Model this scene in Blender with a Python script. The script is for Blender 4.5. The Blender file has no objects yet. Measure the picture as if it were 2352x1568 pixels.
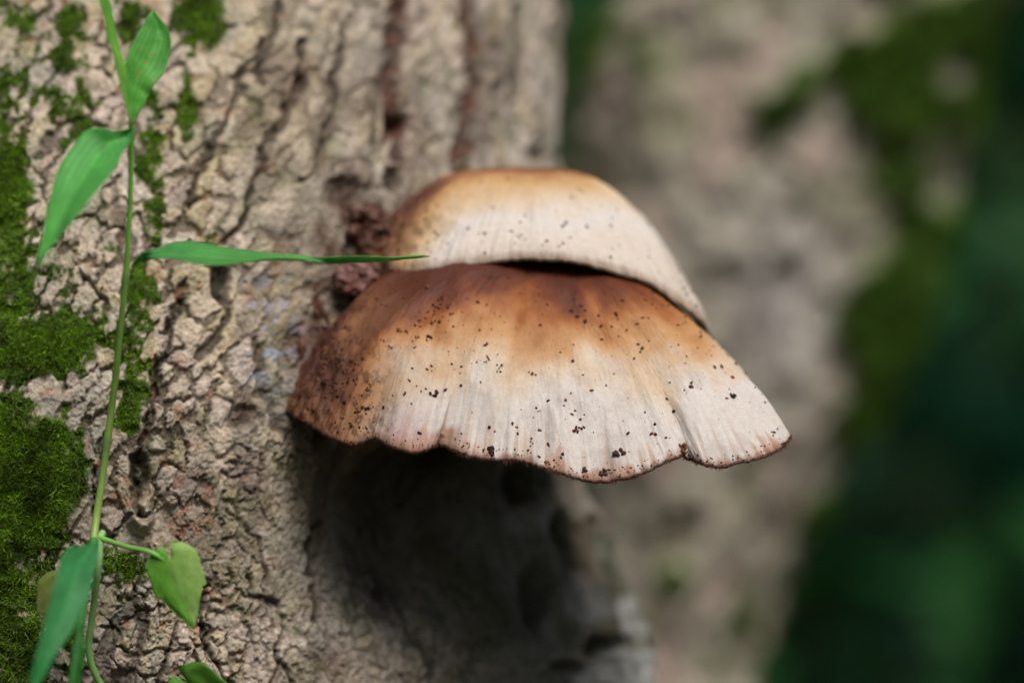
import bpy, math, random
import numpy as np
from mathutils import Vector

random.seed(7)
RNG = np.random.default_rng(11)
S = bpy.context.scene
COL = S.collection

# ------------------------------------------------------------------ camera
CAM_D = 0.67            # camera to plane of focus (m)
H = 0.60                # height of the optical axis over the forest floor (m)
cam_d = bpy.data.cameras.new('camera')
cam = bpy.data.objects.new('camera', cam_d)
COL.objects.link(cam)
cam.location = (0, -CAM_D, H)
cam.rotation_euler = (math.radians(90), 0, 0)
cam_d.lens = 100
cam_d.sensor_width = 36
cam_d.clip_start = 0.02
cam_d.clip_end = 400
cam_d.dof.use_dof = True
cam_d.dof.focus_distance = CAM_D
cam_d.dof.aperture_fstop = 4.5
S.camera = cam

# ------------------------------------------------------------------ sky and sun
SUN_EL = 52.0
SUN_AZ = 152.0          # from +Y towards +X: light comes from above, over the photographer's right shoulder
w = bpy.data.worlds.new('World')
S.world = w
w.use_nodes = True
nt = w.node_tree
bg = nt.nodes['Background']
sky = nt.nodes.new('ShaderNodeTexSky')
sky.sky_type = 'NISHITA'
sky.sun_disc = False
sky.sun_elevation = math.radians(SUN_EL)
sky.sun_rotation = math.radians(SUN_AZ)
sky.air_density = 1.0
sky.dust_density = 3.0
nt.links.new(sky.outputs[0], bg.inputs[0])
bg.inputs[1].default_value = 0.05

sun_l = bpy.data.lights.new('sun', 'SUN')
sun = bpy.data.objects.new('sun', sun_l)
COL.objects.link(sun)
sun_l.energy = 1.5
sun_l.angle = math.radians(38)
sun_l.color = (1.0, 0.98, 0.95)
e, a = math.radians(SUN_EL), math.radians(SUN_AZ)
sdir = Vector((math.sin(a) * math.cos(e), math.cos(a) * math.cos(e), math.sin(e)))
sun.rotation_euler = (-sdir).to_track_quat('-Z', 'Y').to_euler()
sun.location = sdir * 3 + Vector((0, 0, H))

S.view_settings.view_transform = 'Standard'
S.view_settings.look = 'None'
S.view_settings.gamma = 1
S.view_settings.use_curve_mapping = False
S.view_settings.exposure = 1.5
S.cycles.use_denoising = True
S.cycles.max_bounces = 8
S.cycles.transparent_max_bounces = 4
S.cycles.sample_clamp_indirect = 4
try:
    S.cycles.denoiser = 'OPENIMAGEDENOISE'
except Exception:
    pass

# ------------------------------------------------------------------ layout helper
KK = (36.0 / 100.0 * CAM_D) / 2352.0        # metres per reference unit in the plane of focus


def P(px, py, Y):
    """A point at depth Y (m behind the plane of focus)."""
    f = (CAM_D + np.asarray(Y, float)) / CAM_D
    return np.stack(np.broadcast_arrays((np.asarray(px, float) - 1176) * KK * f, np.asarray(Y, float),
                                        H + (784 - np.asarray(py, float)) * KK * f), -1)


def to_ref(p):
    f = CAM_D / (CAM_D + p[..., 1])
    return p[..., 0] * f / KK + 1176, 784 - (p[..., 2] - H) * f / KK


def sstep(a, b, x):
    t = np.clip((x - a) / (b - a), 0, 1)
    return t * t * (3 - 2 * t)


# ------------------------------------------------------------------ noise
def _hash(ix, iy, iz, seed):
    h = (ix.astype(np.int64) * 374761393 + iy.astype(np.int64) * 668265263 + iz.astype(np.int64) * 2147483647 + seed * 1274126177)
    h = (h & 0xFFFFFFFF).astype(np.uint32)
    h ^= h >> np.uint32(15)
    h *= np.uint32(2246822519)
    h ^= h >> np.uint32(13)
    h *= np.uint32(3266489917)
    h ^= h >> np.uint32(16)
    return h.astype(np.float32) / np.float32(4294967295.0)


def noise(x, y, z=0.0, seed=0):
    x, y, z = np.broadcast_arrays(np.asarray(x, np.float64), np.asarray(y, np.float64), np.asarray(z, np.float64))
    fx, fy, fz = np.floor(x), np.floor(y), np.floor(z)
    ix, iy, iz = fx.astype(np.int64), fy.astype(np.int64), fz.astype(np.int64)
    tx, ty, tz = x - fx, y - fy, z - fz
    tx, ty, tz = tx * tx * tx * (tx * (tx * 6 - 15) + 10), ty * ty * ty * (ty * (ty * 6 - 15) + 10), tz * tz * tz * (tz * (tz * 6 - 15) + 10)
    flat = not np.any(tz)
    out = 0
    for dz in ((0,) if flat else (0, 1)):
        wz = 1 if flat else (tz if dz else 1 - tz)
        a = _hash(ix, iy, iz + dz, seed) * (1 - tx) + _hash(ix + 1, iy, iz + dz, seed) * tx
        b = _hash(ix, iy + 1, iz + dz, seed) * (1 - tx) + _hash(ix + 1, iy + 1, iz + dz, seed) * tx
        out = out + wz * (a * (1 - ty) + b * ty)
    return out * 2 - 1


def fbm(x, y, z=0.0, seed=0, octs=4, gain=0.5):
    s, amp, tot = 0, 1.0, 0
    for i in range(octs):
        s = s + amp * noise(x * 2 ** i + 17.3 * i, y * 2 ** i - 9.1 * i, np.asarray(z) * 2 ** i, seed + i)
        tot += amp
        amp *= gain
    return s / tot * 1.5


def worley(x, y, seed=0, jit=0.85):
    """cell id, distance to nearest and to second nearest seed (cell units)."""
    ix, iy = np.floor(x), np.floor(y)
    f1 = np.full(x.shape, 9.0)
    f2 = np.full(x.shape, 9.0)
    cid = np.zeros(x.shape, np.int64)
    cid_b = cid
    zero = np.zeros(x.shape, np.int64)
    for dx in (-1, 0, 1):
        for dy in (-1, 0, 1):
            cx, cy = (ix + dx).astype(np.int64), (iy + dy).astype(np.int64)
            jx = _hash(cx, cy, zero, seed) - 0.5
            jy = _hash(cx, cy, zero + 1, seed) - 0.5
            d = np.hypot(cx + 0.5 + jit * jx - x, cy + 0.5 + jit * jy - y)
            c = cx * 100003 + cy
            near = d < f1
            second = ~near & (d < f2)
            cid_b = np.where(near, cid, np.where(second, c, cid_b))
            f2 = np.where(near, f1, np.minimum(f2, d))
            cid = np.where(near, c, cid)
            f1 = np.where(near, d, f1)
    return cid, f1, f2, cid_b


def idrand(cid, k):
    return _hash(cid, cid * 0 + k, cid * 0, 991)


def lerp(a, b, t):
    t = np.asarray(t)[..., None]
    return a * (1 - t) + b * t


def srgb(r, g, b):
    c = np.array([r, g, b], float) / 255
    return np.where(c <= 0.04045, c / 12.92, ((c + 0.055) / 1.055) ** 2.4)


# ------------------------------------------------------------------ meshes
def mesh_from(name, V, F, mat, col=None, smooth=True, parent=None, normals=None, flat_attr=None):
    """V (n,3), F (m,k) of one face size or a list of such arrays."""
    me = bpy.data.meshes.new(name)
    V = np.ascontiguousarray(V, np.float32)
    Fs = F if isinstance(F, list) else [F]
    Fs = [np.asarray(f, np.int32) for f in Fs if len(f)]
    loops = np.concatenate([f.ravel() for f in Fs])
    sizes = np.concatenate([np.full(len(f), f.shape[1], np.int32) for f in Fs])
    starts = np.concatenate([[0], np.cumsum(sizes)[:-1]]).astype(np.int32)
    me.vertices.add(len(V))
    me.vertices.foreach_set('co', V.ravel())
    me.loops.add(len(loops))
    me.loops.foreach_set('vertex_index', loops)
    me.polygons.add(len(sizes))
    me.polygons.foreach_set('loop_start', starts)
    me.update(calc_edges=True)
    me.polygons.foreach_set('use_smooth', np.full(len(sizes), bool(smooth)))
    if col is not None:
        at = me.color_attributes.new('Col', 'FLOAT_COLOR', 'POINT')
        c = np.ones((len(V), 4), np.float32)
        c[:, :3] = np.clip(col, 0, 1)
        at.data.foreach_set('color', c.ravel())
    me.validate()
    if normals is not None:
        me.normals_split_custom_set_from_vertices([tuple(n) for n in np.asarray(normals, np.float32).tolist()])
    me.materials.append(mat)
    ob = bpy.data.objects.new(name, me)
    COL.objects.link(ob)
    if parent is not None:
        ob.parent = parent
    return ob


def grid_faces(nu, nv, wrap=False):
    i = np.arange(nu if wrap else nu - 1)[:, None]
    j = np.arange(nv - 1)[None, :]
    i2 = (i + 1) % nu
    return np.stack([i * nv + j, i2 * nv + j, i2 * nv + j + 1, i * nv + j + 1], -1).reshape(-1, 4)


def grid_normals(G):
    du = np.gradient(G, axis=0)
    dv = np.gradient(G, axis=1)
    n = np.cross(du, dv)
    n /= np.maximum(np.linalg.norm(n, axis=-1, keepdims=True), 1e-20)
    return n


def empty(name, loc, label, cat, group=None):
    o = bpy.data.objects.new(name, None)
    o.empty_display_size = 0.02
    COL.objects.link(o)
    tag(o, label, cat, group)
    return o


def tag(o, label=None, cat=None, group=None, kind=None):
    if label:
        o['label'] = label
    if cat:
        o['category'] = cat
    if group:
        o['group'] = group
    if kind:
        o['kind'] = kind
    return o


def catmull(pts, n, closed=False):
    p = np.asarray(pts, float)
    if closed:
        q = np.vstack([p[-1], p, p[0], p[1]])
    else:
        q = np.vstack([2 * p[0] - p[1], p, 2 * p[-1] - p[-2]])
    segs = len(q) - 3
    u = np.linspace(0, segs, n, endpoint=not closed)
    k = np.minimum(u.astype(int), segs - 1)
    t = (u - k)[:, None]
    a, b, c, d = q[k], q[k + 1], q[k + 2], q[k + 3]
    return 0.5 * (2 * b + (c - a) * t + (2 * a - 5 * b + 4 * c - d) * t ** 2 + (3 * b - a - 3 * c + d) * t ** 3)


# ------------------------------------------------------------------ materials
def new_mat(name):
    m = bpy.data.materials.new(name)
    m.use_nodes = True
    n = m.node_tree.nodes
    return m, n, m.node_tree.links, n['Principled BSDF']


def attr_mat(name, rough=0.8, spec=0.3, sss=0.0, sss_scale=0.002, bump=None, mottle=None, transl=0.0):
    """Principled fed by the mesh's own colour attribute; bump = [(scale, distance)], mottle = (scale, lo, hi)."""
    m, n, l, b = new_mat(name)
    at = n.new('ShaderNodeAttribute')
    at.attribute_name = 'Col'
    tc = n.new('ShaderNodeTexCoord')
    colour = at.outputs['Color']
    if mottle:
        for sc, lo, hi in mottle:
            nz = n.new('ShaderNodeTexNoise')
            nz.inputs['Scale'].default_value = sc
            nz.inputs['Detail'].default_value = 5
            nz.inputs['Roughness'].default_value = 0.65
            l.new(tc.outputs['Object'], nz.inputs['Vector'])
            mr = n.new('ShaderNodeMapRange')
            mr.inputs['From Min'].default_value = 0.3
            mr.inputs['From Max'].default_value = 0.7
            mr.inputs['To Min'].default_value = lo
            mr.inputs['To Max'].default_value = hi
            l.new(nz.outputs['Fac'], mr.inputs['Value'])
            mx = n.new('ShaderNodeMix')
            mx.data_type = 'RGBA'
            mx.blend_type = 'MULTIPLY'
            mx.inputs['Factor'].default_value = 1
            l.new(colour, mx.inputs['A'])
            l.new(mr.outputs['Result'], mx.inputs['B'])
            colour = mx.outputs['Result']
    l.new(colour, b.inputs['Base Color'])
    b.inputs['Roughness'].default_value = rough
    b.inputs['Specular IOR Level'].default_value = spec
    if sss:
        b.inputs['Subsurface Weight'].default_value = sss
        b.inputs['Subsurface Radius'].default_value = (1.0, 0.6, 0.35)
        b.inputs['Subsurface Scale'].default_value = sss_scale
    prev = None
    for sc, dist in (bump or []):
        nz = n.new('ShaderNodeTexNoise')
        nz.inputs['Scale'].default_value = sc
        nz.inputs['Detail'].default_value = 4
        l.new(tc.outputs['Object'], nz.inputs['Vector'])
        bp = n.new('ShaderNodeBump')
        bp.inputs['Strength'].default_value = 1
        bp.inputs['Distance'].default_value = dist
        l.new(nz.outputs['Fac'], bp.inputs['Height'])
        if prev:
            l.new(prev.outputs['Normal'], bp.inputs['Normal'])
        prev = bp
    if prev:
        l.new(prev.outputs['Normal'], b.inputs['Normal'])
    if transl:
        tr = n.new('ShaderNodeBsdfTranslucent')
        l.new(colour, tr.inputs['Color'])
        mx = n.new('ShaderNodeMixShader')
        mx.inputs['Fac'].default_value = transl
        l.new(b.outputs[0], mx.inputs[1])
        l.new(tr.outputs[0], mx.inputs[2])
        l.new(mx.outputs[0], n['Material Output'].inputs['Surface'])
    return m


M_BARK = attr_mat('bark', 0.9, 0.2, bump=[(1300, 0.00025), (4200, 0.00012)], mottle=[(800, 0.62, 1.25), (3000, 0.72, 1.2)])
M_BARK2 = attr_mat('old_bark', 0.9, 0.2, bump=[(300, 0.001)], mottle=[(120, 0.75, 1.2)])
M_MOSS = attr_mat('moss', 0.55, 0.35, transl=0.3)
M_CAP = attr_mat('mushroom_cap', 0.62, 0.35, sss=0.22, sss_scale=0.0012, bump=[(2600, 0.00007)], mottle=[(700, 0.9, 1.06), (2600, 0.9, 1.07)])
M_GILL = attr_mat('mushroom_gill', 0.75, 0.2, sss=0.2, sss_scale=0.001)
M_CRUMB = attr_mat('soil_crumb', 0.85, 0.25, bump=[(6000, 0.00008)])
M_LEAF = attr_mat('green_leaf', 0.5, 0.3, transl=0.48, bump=[(900, 0.00008)], mottle=[(260, 0.86, 1.1), (1500, 0.9, 1.08)])
M_STEM = attr_mat('green_stem', 0.4, 0.4, sss=0.15, sss_scale=0.0006, mottle=[(300, 0.85, 1.12)])
M_DARKLEAF = attr_mat('forest_leaf', 0.45, 0.35, transl=0.2)
M_SOIL = attr_mat('forest_soil', 0.95, 0.1, bump=[(30, 0.01)], mottle=[(9, 0.6, 1.3)])


# ------------------------------------------------------------------ ground, bank, far foliage
def build_ground():
    n = 121
    q = np.linspace(-1, 1, n)
    q = np.sign(q) * np.abs(q) ** 2.2 * 80
    X, Y = np.meshgrid(q, q, indexing='ij')
    Z = 0.03 * fbm(X * 1.3, Y * 1.3, seed=3) * np.clip(np.hypot(X, Y), 0, 1)
    c = lerp(srgb(70, 52, 36), srgb(48, 54, 26), sstep(-0.3, 0.6, fbm(X * 2.2, Y * 2.2, seed=5)))
    g = mesh_from('ground', np.stack([X, Y, Z], -1).reshape(-1, 3), grid_faces(n, n), M_SOIL, c.reshape(-1, 3))
    tag(g, 'brown forest floor with leaf litter', 'ground', kind='structure')
    # wooded bank closing the view
    nx, ny = 90, 50
    X, T = np.meshgrid(np.linspace(-9, 11, nx), np.linspace(0, 1, ny), indexing='ij')
    Yb = 4.2 + 7 * T + 0.3 * np.sin(X * 0.7)
    Zb = 5.5 * T ** 0.8 - 0.1 + 0.25 * fbm(X * 0.8, T * 6, seed=21)
    c = lerp(srgb(34, 36, 20), srgb(26, 44, 22), sstep(-0.4, 0.5, fbm(X * 1.5, T * 8, seed=23)))
    b = mesh_from('hill', np.stack([X, Yb, Zb], -1).reshape(-1, 3), grid_faces(nx, ny), M_SOIL, c.reshape(-1, 3))
    tag(b, 'dark wooded slope rising behind the trees', 'hill', kind='structure')


def leaf_cloud(name, centers, sizes, normals_up, cols, label, cat, droop=0.4):
    """Many pointed leaves (6 verts each) with random headings."""
    n = len(centers)
    az = RNG.uniform(0, 2 * np.pi, n)
    pitch = RNG.normal(-droop, 0.35, n)
    d = np.stack([np.cos(az) * np.cos(pitch), np.sin(az) * np.cos(pitch), np.sin(pitch)], -1)
    side = np.cross(d, np.array([0, 0, 1.0]) + RNG.normal(0, 0.25, (n, 3)))
    side /= np.linalg.norm(side, axis=1, keepdims=True)
    up = np.cross(side, d)
    L = sizes[:, None]
    W = L * RNG.uniform(0.2, 0.32, (n, 1))
    base = centers
    v = np.stack([base,
                  base + d * L * 0.38 + side * W + up * L * 0.05,
                  base + d * L * 0.38 - side * W + up * L * 0.05,
                  base + d * L * 0.42 - up * L * 0.02,
                  base + d * L * 0.75 + side * W * 0.6 - up * L * 0.02,
                  base + d * L * 0.75 - side * W * 0.6 - up * L * 0.02,
                  base + d * L - up * L * 0.12], 1)
    k = (np.arange(n) * 7)[:, None]
    tri = np.concatenate([k + np.array([[0, 3, 1]]), k + np.array([[0, 2, 3]]), k + np.array([[4, 3, 6]]), k + np.array([[3, 5, 6]])])
    quad = np.concatenate([k + np.array([[1, 3, 4, 4]])[:, :4]])
    tri2 = np.concatenate([k + np.array([[1, 3, 4]]), k + np.array([[2, 5, 3]])])
    o = mesh_from(name, v.reshape(-1, 3), np.concatenate([tri, tri2]), M_DARKLEAF, np.repeat(cols, 7, axis=0))
    return tag(o, label, cat, kind='stuff')


def build_far_foliage():
    n = 5200
    X = RNG.uniform(-1.6, 2.6, n)
    Y = RNG.uniform(1.9, 3.9, n)
    Z = RNG.uniform(0.02, 1.9, n)
    top = 0.9 + 0.5 * fbm(X * 0.9, Y * 0.9, seed=31)
    # a bank of undergrowth below, unseen boughs added above to shade it
    keep = (Z < top + 0.6)
    cen = np.stack([X, Y, Z], -1)[keep]
    m = 3000
    c2 = np.stack([RNG.uniform(-2.2, 3.2, m), RNG.uniform(0.95, 4.2, m), RNG.uniform(1.7, 2.5, m)], -1)
    cen = np.concatenate([cen, c2])
    # unseen wood all round, added to block low sky light
    k = 24000
    az = RNG.uniform(0, 2 * np.pi, k)
    rr = RNG.uniform(1.7, 3.4, k)
    ring = np.stack([rr * np.sin(az), -0.2 - rr * np.cos(az), RNG.uniform(0.0, 3.0, k)], -1)
    ring = ring[(ring[:, 1] < 0.9) & ~((np.abs(ring[:, 0]) < 0.9) & (ring[:, 1] > -1.2))]
    cen = np.concatenate([cen, ring])
    sz = RNG.uniform(0.09, 0.2, len(cen))
    t = RNG.random(len(cen))
    patch = fbm(cen[:, 0] * 2.0, cen[:, 2] * 2.0, cen[:, 1], seed=37)
    col = lerp(srgb(46, 96, 42), srgb(38, 102, 72), sstep(-0.5, 0.5, patch))
    col = col * (0.65 + 0.7 * t[:, None])
    brighten = np.exp(-((cen[:, 0] - 0.12) / 0.22) ** 2 - ((cen[:, 2] - 0.95) / 0.3) ** 2) * (cen[:, 1] > 1.2) + 0.22 * np.exp(-((cen[:, 0] - 0.62) / 0.12) ** 2 - ((cen[:, 2] - 0.3) / 0.15) ** 2) * (cen[:, 1] > 1.2)
    col = lerp(col, srgb(96, 160, 96), np.clip(brighten, 0, 0.8))  # lighter leaf colour painted in two spots to brighten the shaded background
    leaf_cloud('forest_foliage', cen, sz, None, col, 'mass of dark green leaves filling the forest behind the mossy tree, plus unseen leaves added to block light', 'foliage')


# ------------------------------------------------------------------ front tree
XC, RX, RY = -0.118, 0.1315, 0.138

# moss patches: x, y, rx, ry, strength (reference units on the bark)
MOSS = [(50, 1100, 130, 170, 1.35), (70, 990, 110, 70, 0.9), (120, 1170, 60, 70, .9), (30, 1300, 90, 90, 0.9), (40, 1480, 80, 120, .85),
        (160, 1480, 40, 90, .5), (270, 1300, 70, 45, 0.75), (90, 800, 140, 80, .95), (210, 760, 110, 70, .62), (20, 680, 70, 120, .7),
        (20, 400, 70, 130, 0.95), (40, 560, 60, 60, .5), (350, 380, 45, 80, .95), (350, 500, 30, 60, .75), (320, 690, 45, 90, .6), (300, 850, 45, 110, .6),
        (290, 950, 30, 50, .7), (165, 120, 50, 120, .85), (455, 20, 60, 110, .85), (480, 70, 40, 60, .6), (310, 40, 60, 60, .7), (130, 230, 110, 50, .6),
        (430, 250, 25, 90, .7), (40, 200, 80, 120, .5), (200, 330, 60, 60, .5), (480, 560, 30, 60, .2), (700, 1430, 120, 100, .12),
        (340, 240, 40, 50, .35), (20, 30, 120, 60, .4), (130, 650, 60, 50, .3), (250, 590, 30, 60, .3)]
# dents: x, y, rx, ry, depth(mm)
DENTS = [(1185, 1110, 38, 45, 6), (1295, 1210, 18, 50, 6), (1235, 1370, 36, 85, 9), (1370, 1215, 26, 26, 4), (1400, 1480, 45, 22, 7),
         (1315, 1530, 40, 22, 6), (560, 950, 30, 30, 2.0), (505, 650, 22, 45, 3), (915, 270, 20, 24, 4), (690, 200, 22, 30, 3.0),
         (790, 440, 50, 40, 2.5), (910, 410, 26, 30, 3), (330, 1090, 22, 60, 3), (1240, 360, 28, 26, 2.5), (1140, 200, 18, 18, 2)]
# flowing fissures drawn as polylines: points, half width, depth(mm)
FISS = [([(425, 640), (395, 740), (370, 840), (345, 930), (330, 1010), (318, 1100), (315, 1180)], 9, 2.6),
        ([(515, 600), (500, 660), (520, 740), (470, 830)], 12, 2.4),
        ([(590, 100), (560, 190), (515, 280), (470, 370), (430, 470)], 9, 2.4),
        ([(700, 90), (675, 200), (640, 300), (590, 380), (560, 480), (520, 560)], 10, 2.2),
        ([(640, 20), (600, 120), (600, 200)], 8, 1.8),
        ([(800, 60), (770, 220), (740, 330), (690, 420)], 9, 2.0),
        ([(905, -20), (912, 100), (905, 200), (912, 290), (920, 350)], 17, 3.2),
        ([(1065, -20), (1070, 90), (1072, 200), (1062, 330), (1068, 420)], 13, 3.0),
        ([(870, 180), (860, 330), (850, 430)], 9, 2.0), ([(1180, 0), (1190, 120), (1170, 280)], 8, 1.6),
        ([(480, 1340), (472, 1430), (480, 1500), (520, 1560)], 6, 2.2), ([(250, 1440), (300, 1490), (370, 1480), (440, 1500)], 4, 1.2),
        ([(560, 1330), (640, 1400), (640, 1500), (670, 1568)], 6, 1.6), ([(520, 1170), (590, 1250), (620, 1340)], 5, 1.2),
        ([(240, 1000), (235, 1100), (215, 1180), (260, 1240)], 6, 1.6), ([(150, 1010), (190, 1060), (200, 1130)], 5, 1.3),
        ([(720, 1180), (705, 1290), (720, 1420)], 8, 2.0), ([(600, 780), (610, 900), (650, 1000)], 8, 1.6),
        ([(200, 640), (240, 700), (225, 760), (270, 820)], 6, 1.8), ([(350, 560), (330, 640)], 8, 2.0)]


def seg_dist(px, py, pts):
    best = np.full(px.shape, 1e9)
    for (x0, y0), (x1, y1) in zip(pts[:-1], pts[1:]):
        dx, dy = x1 - x0, y1 - y0
        t = np.clip(((px - x0) * dx + (py - y0) * dy) / (dx * dx + dy * dy), 0, 1)
        best = np.minimum(best, np.hypot(px - x0 - t * dx, py - y0 - t * dy))
    return best


def trunk_base(th, z):
    """smooth trunk surface, th = 0 faces the camera, 90 deg is the right flank; z relative to the optical axis."""
    zr = z + 0.03
    lean = 0.002 + 0.44 * (0.5 * (zr + np.sqrt(zr * zr + 0.03 ** 2)) - 0.005)
    lean = np.minimum(lean, 0.45 + 0 * z)
    low = sstep(0.0, -0.10, z)
    flare = 0.03 * sstep(-0.05, -0.55, z)
    r = 1.0 + 0 * th
    deg = np.degrees(th)
    but = low * 0.18 * np.exp(-((deg - 80) / 17) ** 2)          # root buttress on the right flank
    dip = -sstep(-0.012, -0.04, z) * (0.27 - 0.25 * sstep(-0.04, -0.085, z)) * np.exp(-((deg - 49) / 14) ** 2)  # hollow under the cap, deepened to darken the shadow there
    wob = 0.018 * np.sin(3 * th + z * 9) + 0.012 * np.sin(5 * th - z * 14 + 1)
    wob = wob * (0.35 + 0.65 * sstep(25, 60, deg))
    r = r + but + dip + wob
    x = XC + (RX + flare) * r * np.sin(th)
    y = lean + RY + flare * 0.2 - (RY + flare) * r * np.cos(th)
    return np.stack([x, y, z + H], -1)


def build_front_tree():
    th = np.concatenate([np.arange(-180, -60, 6.0), np.arange(-60, -12, 1.2), np.arange(-12, -4, 0.3),
                         np.arange(-4, 36, 0.115), np.arange(36, 72, 0.2), np.arange(72, 108, 0.36), np.arange(108, 180, 4.0)])
    th = np.radians(th)
    zz = np.concatenate([np.linspace(-0.6, -0.11, 60)[:-1], np.linspace(-0.11, -0.088, 40)[:-1], np.arange(-0.088, 0.090, 0.00027),
                         np.linspace(0.09, 0.115, 40), np.linspace(0.12, 1.5, 70)])
    TH, Z = np.meshgrid(th, zz, indexing='ij')
    B = trunk_base(TH, Z)
    N = grid_normals(B)
    px, py = to_ref(B)
    s = RX * TH
    front = sstep(-30, -10, np.degrees(TH)) * sstep(140, 112, np.degrees(TH))
    # --- plates
    wx = 0.0019 * fbm(s * 95, Z * 75, seed=41, octs=3)
    wz = 0.0019 * fbm(s * 95, Z * 75, seed=51, octs=3)
    wx2 = 0.0010 * fbm(s * 480, Z * 480, seed=61, octs=4, gain=.62)
    wz2 = 0.0010 * fbm(s * 480, Z * 480, seed=66, octs=4, gain=.62)
    u, v = s + wx + wx2, Z + wz + wz2
    # plates drift to the right going up, as the fissures do
    u = u - 0.35 * np.clip(Z, -0.02, 0.1)
    CS, CZ = 0.0056, 0.0074
    fine = (sstep(1180, 1330, py + 40 * fbm(s * 60, Z * 60, seed=68, octs=2)) + sstep(450, 520, px) * sstep(1000, 1080, py)) * sstep(1250, 1000, px) > 0.5
    big = (np.exp(-((px - 500) / 170) ** 2 - ((py - 720) / 190) ** 2) + np.exp(-((px - 260) / 110) ** 2 - ((py - 560) / 130) ** 2) + 0.25 * fbm(s * 60, Z * 60, seed=69, octs=2)) > 0.62
    scl = np.where(fine, 0.55, np.where(big, 1.25, 0.92))
    bold = 0.55 + 0.45 * sstep(620, 380, px)            # deeper, darker cracks towards the left
    cid, f1, f2, cidb = worley(u / (CS * scl), v / (CZ * scl), seed=5)
    edge = (f2 - f1) * 0.5 * (CS + CZ) * 0.5 * scl      # rough distance to the crack, m
    pair = np.minimum(cid, cidb) * 7919 + np.maximum(cid, cidb)
    prnd = idrand(pair, 11)                             # every crack has its own width; a third have healed shut
    cid = cid + np.where(fine, 10 ** 9, np.where(big, 2 * 10 ** 9, 0))
    ww = (0.00075 * np.clip(prnd - 0.22, -0.4, 0.7) * scl + 0.00026 * fbm(s * 110, Z * 80, seed=71, octs=2)) * np.where(fine, 0.75, 1.0)
    rnd = idrand(cid, 1)
    rnd2 = idrand(cid, 2)
    rnd3 = idrand(cid, 3)
    wide = sstep(-0.0001, 0.00022, ww)
    plate = 1 - wide * (1 - sstep(ww, ww + 0.00038, edge))
    dome = 1 - (0.25 + 0.75 * wide) * (1 - sstep(0, 0.0024 * scl, edge))
    amp = np.where(rnd2 < 0.10, 0.25, 0.75 + 0.5 * rnd)
    hgt = (0.0012 * plate + 0.00042 * dome) * amp * bold * 0.88
    # --- second, finer crackle
    cid2, g1, g2, _ = worley(u / 0.0021 + 3.3, v / 0.0024, seed=9)
    e2 = g2 - g1
    crk = 1 - sstep(0.0, 0.22, e2)
    crk = crk * sstep(-0.35, 0.5, fbm(s * 160, Z * 160, seed=81, octs=2))
    hgt = hgt - 0.00036 * crk + 0.00020 * (idrand(cid2, 4) - 0.5)
    # lumpy crust
    lump = fbm(s * 420, Z * 380, seed=91, octs=3)
    grain = fbm(s * 1300, Z * 1300, seed=95, octs=2)
    hgt = hgt + 0.00020 * lump + 0.00022 * grain
    hgt = hgt + 0.0010 * fbm(s * 48, Z * 30, seed=99, octs=2)
    # --- fissures
    wob = 16 * fbm(s * 160, Z * 160, seed=101, octs=3)
    wob2 = 16 * fbm(s * 160, Z * 160, seed=111, octs=3)
    fis = np.zeros_like(Z)
    redf = np.zeros_like(Z)
    inview = (np.abs(Z) < 0.1) & (np.degrees(TH) > -15) & (np.degrees(TH) < 112)
    for i, (pts, hw, dep) in enumerate(FISS):
        x0, x1 = min(p[0] for p in pts) - 90, max(p[0] for p in pts) + 90
        y0, y1 = min(p[1] for p in pts) - 90, max(p[1] for p in pts) + 90
        m = inview & (px > x0) & (px < x1) & (py > y0) & (py < y1)
        d = seg_dist((px + wob)[m], (py + wob2)[m], pts)
        hwv = hw * (0.7 + 0.5 * lump[m])
        g = 1 - sstep(hwv * 0.35, hwv * 1.6 + 3, d)
        fis[m] = np.maximum(fis[m], g * dep * 0.001)
        if i in (6, 7):
            redf[m] = np.maximum(redf[m], 1 - sstep(hwv * 0.8, hwv * 1.9 + 10, d))
    hgt = hgt - fis * 0.8
    rid = np.abs(fbm((s - 0.35 * Z) * 55, Z * 17, seed=121, octs=3))
    rfis = (1 - sstep(0.02, 0.10, rid)) * sstep(0.0, 0.5, fbm(s * 40, Z * 25, seed=131, octs=2))
    hgt = hgt - 0.0011 * rfis
    dent = np.zeros_like(Z)
    for (x, y, rx, ry, dep) in DENTS:
        m = inview & (np.abs(px - x) < rx * 2.5) & (np.abs(py - y) < ry * 2.5)
        q = np.hypot((px[m] + wob[m] * .7 - x) / rx, (py[m] + wob2[m] * .7 - y) / ry)
        dent[m] = np.maximum(dent[m], dep * 0.001 * (1 - sstep(0.5, 1.25, q)))
    hgt = hgt - dent
    # --- coarser relief on the flank under the cap and on the buttress
    flank = sstep(45, 75, np.degrees(TH)) * sstep(0.0, -0.03, Z)
    hgt = hgt + flank * 0.0045 * fbm(s * 95, Z * 26, seed=141, octs=4, gain=.6)
    hgt = hgt + sstep(55, 80, np.degrees(TH)) * 0.0018 * fbm(s * 110, Z * 80, seed=145, octs=2)
    # --- one proud knob of bark (two lobes)
    for (x, y, rx, ry, hh) in [(322, 1185, 36, 42, 4.2), (338, 1130, 16, 34, 2.6), (395, 1150, 26, 22, 2.2), (120, 555 * 1.4, 20, 20, .6)]:
        q = np.hypot((px + wob * .5 - x) / rx, (py + wob2 * .5 - y) / ry)
        hgt = np.where(inview, hgt + hh * 0.001 * (1 - sstep(0.45, 1.1, q)), hgt)
    # --- moss
    ms = np.zeros_like(Z)
    for (x, y, rx, ry, st) in MOSS:
        m = inview & (np.abs(px - x) < rx * 2) & (np.abs(py - y) < ry * 2)
        q = np.hypot((px[m] - x) / rx, (py[m] - y) / ry)
        ms[m] = np.maximum(ms[m], (st * 1.12 + 0.05) * (1 - sstep(0.35, 1.5, q)))
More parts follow.
